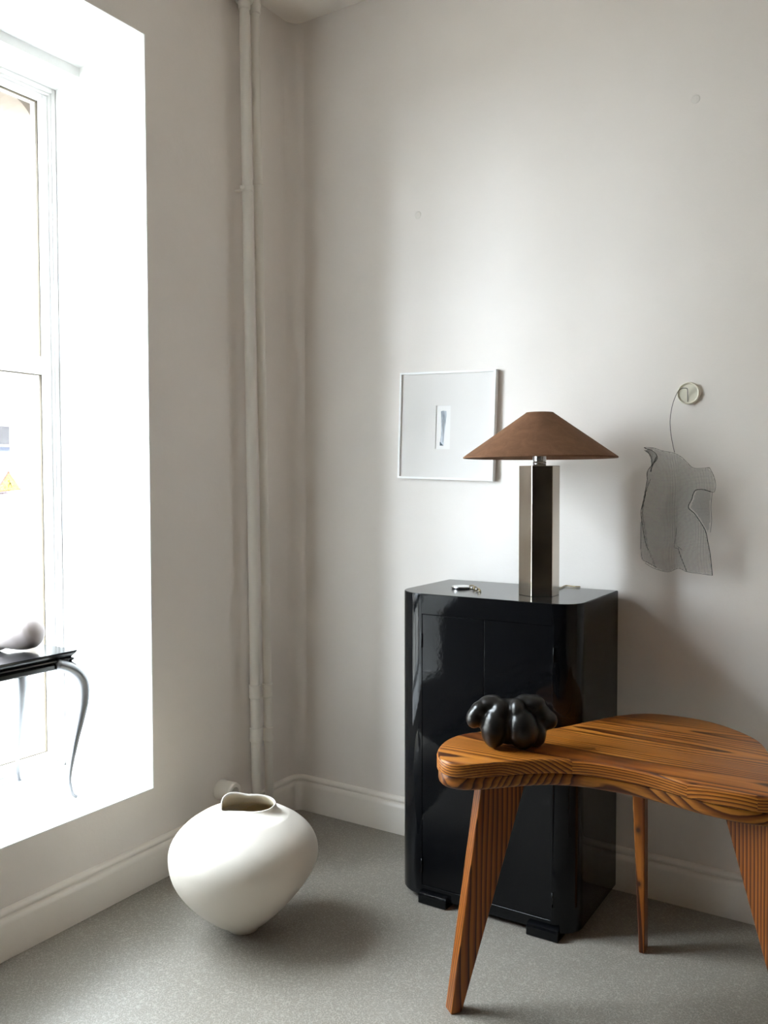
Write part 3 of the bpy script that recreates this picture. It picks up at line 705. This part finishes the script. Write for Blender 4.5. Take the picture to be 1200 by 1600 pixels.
def slab(z0, z1, ins, rtop, rbot):
    """closed slab with rounded arrises"""
    bm = bmesh.new(); prof = []
    for k in range(4):
        a = math.pi/2*k/3; prof.append((rbot*(1-math.sin(a)), z0+rbot*(1-math.cos(a))))
    for k in range(4):
        a = math.pi/2*k/3; prof.append((rtop*(1-math.cos(a)), z1-rtop*(1-math.sin(a))))
    rings = [[bm.verts.new((p.x, p.y, z)) for p in inset(RP, SG*(ins+i))] for i, z in prof]
    n_ = len(RP)
    for A, B in zip(rings, rings[1:]):
        for i in range(n_): bm.faces.new((A[i], A[(i+1) % n_], B[(i+1) % n_], B[i]))
    bm.faces.new(rings[0][::-1]); bm.faces.new(rings[-1])
    bmesh.ops.recalc_face_normals(bm, faces=bm.faces); return bm
PALE, MIDW, DARKW = (.47, .178, .027), (.31, .094, .013), (.065, .014, .002)
seams = [-1.2, -.745, -.585, -.395, 0.1]
for k, (a, b) in enumerate(zip(seams, seams[1:])):
    bm = slab(TZ-T1, TZ, 0, .006, .003)
    # boards run a little askew of the wall
    dirn = Vector((.045, 1, 0)).normalized()
    for y, keep in ((a+.0003, 1), (b-.0003, -1)):
        g = bmesh.ops.bisect_plane(bm, geom=bm.verts[:]+bm.edges[:]+bm.faces[:], plane_co=(1.5, y, 0), plane_no=dirn*keep, clear_inner=True)
        ed = [e for e in g['geom_cut'] if isinstance(e, bmesh.types.BMEdge)]
        if ed: bmesh.ops.holes_fill(bm, edges=ed)
    wm = wood('pine_board_%d' % k, 0, (0, ((-.87, -.70, -.47, -.33)[k])+.55, (TZ-.13, TZ-.16, TZ-.12, TZ-.15)[k]), .0068, PALE, MIDW, DARKW, seed=2.3*k+1, wob=(.010, .012, .012, .010)[k])
    left = set(bm.verts)
    while left:                                   # a board cut by the notch of the outline is two pieces
        st_ = [left.pop()]; isl = set(st_)
        while st_:
            v = st_.pop()
            for e in v.link_edges:
                w = e.other_vert(v)
                if w in left: left.discard(w); isl.add(w); st_.append(w)
        b2 = bm.copy(); idx = {v.index for v in isl}
        bm.verts.index_update(); idx = {v.index for v in isl}; b2.verts.ensure_lookup_table()
        bmesh.ops.delete(b2, geom=[v for i, v in enumerate(b2.verts) if i not in idx], context='VERTS')
        autosmooth(rel(bmobj('plank', b2, wm), tbl), 40)
    bm.free()
o = rel(bmobj('under_board', slab(TZ-T1-T2, TZ-T1-.0006, .004, .003, .011), wood('pine_under_shaded', 0, (0, .05, TZ-.2), .012, tuple(c*.72 for c in PALE), tuple(c*.66 for c in MIDW), DARKW, seed=9., wob=.03)), tbl); autosmooth(o, 40)  # same pine as the top, shade mixed in as a darker colour
LZ = TZ-T1-T2
def leg(corners_px, P, n_, th, seed, spacing=.0092, centre=(0, 0), knots=()):
    knots = [Vector(pxn(x, y, P, Vector(n_).normalized()))-tbl.location for x, y in knots]
    """tapered plank leg: four pixels (top-left, top-right, bottom-right, bottom-left) on its wide face"""
    n_ = Vector(n_).normalized(); Q = [pxn(x, y, P, n_) for x, y in corners_px]
    def ext(top, bot, z): return bot+(top-bot)*((z-bot.z)/(top.z-bot.z))
    tl_, tr2, br_, bl_ = ext(Q[0], Q[3], LZ+.004), ext(Q[1], Q[2], LZ+.004), ext(Q[1], Q[2], 0), ext(Q[0], Q[3], 0)
    fr4 = [tl_, tr2, br_, bl_]
    bm = bmesh.new(); A = [bm.verts.new(p) for p in fr4]; B = [bm.verts.new(p-n_*th) for p in fr4]
    bm.faces.new(A); bm.faces.new(B[::-1])
    for i in range(4): bm.faces.new((A[i], B[i], B[(i+1) % 4], A[(i+1) % 4]))
    mid = (tl_+bl_)/2-tbl.location
    wm = wood('pine_leg_shaded_%d' % seed, 2, (mid.x+centre[0], mid.y+centre[1], 0), spacing, tuple(c*f for c, f in zip(PALE, (.60, .50, .48))), tuple(c*f for c, f in zip(MIDW, (.60, .50, .48))), tuple(c*.8 for c in DARKW), seed=seed, wob=.012, knots=knots)  # shading on the legs painted in as darker, redder pine
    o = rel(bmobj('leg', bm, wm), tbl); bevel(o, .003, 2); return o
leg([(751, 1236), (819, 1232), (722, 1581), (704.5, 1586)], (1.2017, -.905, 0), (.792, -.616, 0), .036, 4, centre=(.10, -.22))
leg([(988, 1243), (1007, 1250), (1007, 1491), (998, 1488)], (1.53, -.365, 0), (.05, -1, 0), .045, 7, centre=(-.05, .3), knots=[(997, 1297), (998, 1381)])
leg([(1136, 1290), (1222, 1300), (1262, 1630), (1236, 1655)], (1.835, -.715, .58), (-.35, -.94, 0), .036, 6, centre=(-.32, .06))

# ------------------------------------------------------------------ black lobed sculpture on the table
def blob(name, parts, origin, voxel, mat, sm=6):
    bm = bmesh.new()
    rx = Vector((RGT.x, RGT.y, 0)).normalized(); fy_ = Vector((fwd.x, fwd.y, 0)).normalized(); up = Vector((0, 0, 1))
    for (r, f, z), (a, b, c_), rot in parts:
        M_ = Matrix((rx, fy_, up)).transposed().to_4x4()
        T = Matrix.Translation(Vector(origin)+rx*r+fy_*f+up*z) @ M_ @ Matrix.Rotation(math.radians(rot), 4, 'Y') @ Matrix.Diagonal((a, b, c_, 1))
        bmesh.ops.create_icosphere(bm, subdivisions=3, radius=1, matrix=T)
    me = bpy.data.meshes.new(name); bm.to_mesh(me); bm.free(); o = link(name, me, mat)
    r_ = o.modifiers.new('remesh', 'REMESH'); r_.mode = 'VOXEL'; r_.voxel_size = voxel; r_.use_smooth_shade = True
    s_ = o.modifiers.new('smooth', 'SMOOTH'); s_.factor = .5; s_.iterations = sm
    return o
so = px(800, 1166, 2, TZ); so.z = TZ
o = blob('lobed_sculpture', [
    ((-.099, .0, .076), (.022, .026, .028), 8), ((-.086, .004, .097), (.027, .028, .021), -38), ((-.058, .010, .113), (.034, .032, .020), -14),
    ((-.048, -.012, .054), (.036, .046, .054), 3), ((-.036, -.006, .092), (.027, .038, .036), 12),
    ((.022, -.024, .054), (.042, .048, .0545), -4), ((.008, -.012, .097), (.022, .036, .034), 8),
    ((.058, .012, .112), (.032, .034, .021), 3), ((.040, .020, .105), (.036, .034, .028), 0), ((.074, .012, .086), (.034, .034, .026), 22), ((.096, .008, .067), (.025, .028, .025), 0),
    ((.060, .000, .038), (.030, .036, .040), -8), ((-.008, .004, .062), (.062, .046, .058), 0), ((-.006, .012, .098), (.060, .034, .026), 0)], so, .0036, M_BLACKCER, 8)
tag(o, 'black burnished clay sculpture of bulging lobes on the pine table', 'sculpture')

# ------------------------------------------------------------------ console table in the window
TT = .800; cx0, cx1, cy0, cy1 = -.452, -.135, -1.98, -.972
con = empty('console_table', ((cx0+cx1)/2, (cy0+cy1)/2, HS), 'small black topped console with curved polished metal legs on the window sill', 'table')
prof = [(0, .0), (0, -.002), (-.004, -.010), (-.012, -.019), (-.013, -.022), (-.008, -.024), (-.006, -.028), (-.009, -.032), (-.012, -.034), (-.012, -.036), (-.003, -.046), (-.001, -.048), (-.003, -.051)]
bm = bmesh.new(); rings = []
for d, z in prof: rings.append([bm.verts.new(p) for p in ((cx0-d*0, cy0-d, TT+z), (cx1+d, cy0-d, TT+z), (cx1+d, cy1+d, TT+z), (cx0, cy1+d, TT+z))])
for A, B in zip(rings, rings[1:]):
    for i in range(4): bm.faces.new((A[i], A[(i+1) % 4], B[(i+1) % 4], B[i]))
bm.faces.new(rings[0]); bm.faces.new(rings[-1][::-1])
rel(autosmooth(bmobj('table_top', bm, M_BLACKTOP), 30), con)
lp = [(88, 1038), (104, 1042), (118, 1050), (127, 1062), (130.5, 1078), (130, 1098), (126, 1122), (120, 1150), (114.5, 1178), (110.5, 1200), (109, 1218), (111, 1232), (115, 1242), (119, 1247)]
rad = [1.25*r for r in (.016, .0165, .018, .0185, .0175, .0155, .0125, .0095, .0075, .0062, .0053, .0048, .0050, .0055)]
LX = px(118, 1247, 2, HS).x
fpts = [px(x, y, 0, LX) for x, y in lp]
fpts[-1].z = HS+.0055
sp_ = spline(fpts, 4); sr = [float(np.interp(i/4, range(len(rad)), rad)) for i in range(len(sp_))]
def cleg(map_):
    bm = bmesh.new(); tube(bm, [map_(p) for p in sp_], sr, 16, flat=.85); return rel(bmobj('leg', bm, M_LEGMETAL, None, True), con)
ym = (cy0+cy1)/2
fy0 = fpts[-1].y; bxx = -.425
cleg(lambda p: p)
cleg(lambda p: Vector((p.x, 2*ym-p.y, p.z)))
cleg(lambda p: Vector((bxx-(fy0-p.y)*.5, fy0-.010, p.z)))
cleg(lambda p: Vector((bxx-(fy0-p.y)*.5, 2*ym-fy0+.010, p.z)))
# pale gourd-shaped stone on it
go = px(33, 1017, 2, TT); rx = Vector((RGT.x, RGT.y, 0)).normalized(); fyv = Vector((fwd.x, fwd.y, 0)).normalized()
gp = [(-.082, .0085, .008), (-.073, .015, .0150), (-.060, .0300, .0280), (-.046, .0400, .0375), (-.028, .0485, .0460), (-.008, .0550, .0520), (.012, .0590, .0535), (.030, .0650, .0545), (.046, .0710, .0490), (.058, .0755, .0370), (.066, .0785, .0230), (.070, .0800, .0080)]
bm = bmesh.new(); P_ = spline([go+rx*a+Vector((0, 0, z)) for a, z, r in gp], 4)
tube(bm, P_, [float(np.interp(i/4, range(len(gp)), [g[2] for g in gp])) for i in range(len(P_))], 32)
zmin = min(v.co.z for v in bm.verts)
for v in bm.verts: v.co.z += TT-zmin
tag(bmobj('gourd_sculpture', bm, M_STONE, None, True), 'pale pinkish gourd shaped stone lying on the black console top', 'sculpture')

# ------------------------------------------------------------------ the street outside
M_STREET = simple('street_paving', (.20, .185, .165), .9)
tag(box('street', (-60, -40, -.62), (-.72, 60, -.60), M_STREET), 'pale street paving outside the window', kind='structure')
M_FAC = simple('pale_facade', (.50, .47, .43), .9)
fac = empty('facade', (-25.4, 14, -.6), 'pale building facade with shop windows across the street', 'building')
FX = -25.0
def wpx(x, y): p = px(x, y, 0, FX); return p.y, p.z
wy1, wz1 = wpx(15, 666); wy2a, _ = wpx(32, 666); wy2b, _ = wpx(38.5, 666); _, wz0 = wpx(38, 778); _, ztr = wpx(10, 695); _, zbl = wpx(10, 699.5)
wins = [(wy1-2.2, wy1), (wy2a, wy2b), (wy1-6.0, wy1-3.2), (wy2b+1.2, wy2b+3.2)]
bm = bmesh.new(); Y = sorted([-22, 48]+[v for w in wins for v in w])
for a, b in zip(Y, Y[1:]):
    if any(abs(a-w[0]) < 1e-6 for w in wins): addbox(bm, (FX-.8, a, -.6), (FX, b, wz0)); addbox(bm, (FX-.8, a, wz1), (FX, b, 17.0))
    else: addbox(bm, (FX-.8, a, -.6), (FX, b, 17.0))
rel(bmobj('wall', bm, M_FAC), fac)
M_SHOP = simple('shop_glass', (.021, .019, .0195), .95, Specular_IOR_Level=.0); M_BLIND = simple('shop_blind', (.046, .046, .044), .95, Specular_IOR_Level=.0)
for a, b in wins:
    w = rel(box('shop_window', (FX-.08, a, ztr), (FX-.012, b, wz1), M_SHOP), fac)
    for nm, z0, z1, mt in (('transom', ztr-.06, ztr, M_FAC), ('sign_band', zbl-.12, ztr-.06, simple('blue_grey_band', (.018, .019, .025), .95, Specular_IOR_Level=.0)), ('blind', wz0, zbl-.12, M_BLIND)):
        o = box(nm, (FX-.08, a, z0), (FX-.008, b, z1), mt); rel(o, fac); o.parent = w
    o = box('window_post', (FX-.012, a, wz0), (FX-.002, a+.09, wz1), M_SHOP); rel(o, fac); o.parent = w
# road works sign
sg = px(14, 768, 0, -20); SGX = -20.0
sign = empty('road_works_sign', (SGX, sg.y, -.6), 'yellow triangular road works sign with red border on a post outside', 'sign')
tri = lambda s_, zc: [(sg.y+s_*math.cos(a), zc+s_*math.sin(a)) for a in (math.pi/2, math.pi/2+2.0944, math.pi/2+4.18879)]
apex = px(13.5, 736.5, 0, SGX); rbc = px(34, 765.5, 0, SGX); lbc = px(-7, 769.5, 0, SGX)
T3 = [(apex.y, apex.z), (lbc.y, lbc.z), (rbc.y, rbc.z)]
cyy, czz = sum(p[0] for p in T3)/3, sum(p[1] for p in T3)/3
def scl(k): return [(cyy+(y-cyy)*k, czz+(z-czz)*k) for y, z in T3]
bm = bmesh.new(); prism(bm, T3, 0, SGX-.03, SGX); rel(bmobj('border', bm, simple('sign_red', (.50, .021, .014), .9, Specular_IOR_Level=.0)), sign)
bm = bmesh.new(); prism(bm, scl(.80), 0, SGX, SGX+.008); rel(bmobj('panel', bm, simple('sign_yellow', (.85, .50, .017), .9, Specular_IOR_Level=.0)), sign)
M_BLK = simple('sign_black', (.010, .006, .004), .9, Specular_IOR_Level=.0)
SC = (T3[0][1]-min(T3[1][1], T3[2][1]))
def pict(pts, name='pictogram'):
    bm = bmesh.new(); prism(bm, [(cyy+a*SC, czz+b*SC) for a, b in pts], 0, SGX+.008, SGX+.014); rel(bmobj(name, bm, M_BLK), sign)
# bending digger: torso, legs, shovel; spoil heap
pict([(-.05, .22), (.0, .25), (.06, .20), (.03, .15)])                                   # head
pict([(.01, .17), (.06, .14), (.13, .04), (.16, -.12), (.12, -.13), (.08, .0), (.02, -.02), (.0, -.13), (-.04, -.13), (-.03, .02), (.04, .06)])
pict([(-.08, .20), (-.06, .22), (.05, .08), (.03, .06)], 'pictogram')
pict([(-.28, -.19), (-.22, -.12), (-.17, -.14), (-.13, -.19)])
bm = bmesh.new(); tube(bm, [(SGX-.06, sg.y, -.6), (SGX-.06, sg.y, apex.z-.05)], .03, 10); rel(bmobj('post', bm, simple('galvanised_post', (.45, .45, .46), .5)), sign)
bm = bmesh.new(); a_ = px(-8, 773, 0, SGX); b_ = px(12.5, 771.5, 0, SGX); prism(bm, [(a_.y, a_.z), (b_.y, b_.z), (b_.y, b_.z+.05), (a_.y, a_.z+.05)], 0, SGX-.02, SGX); rel(bmobj('lower_plate', bm, simple('sign_red_plate', (.024, .015, .016), .9, Specular_IOR_Level=.0)), sign)
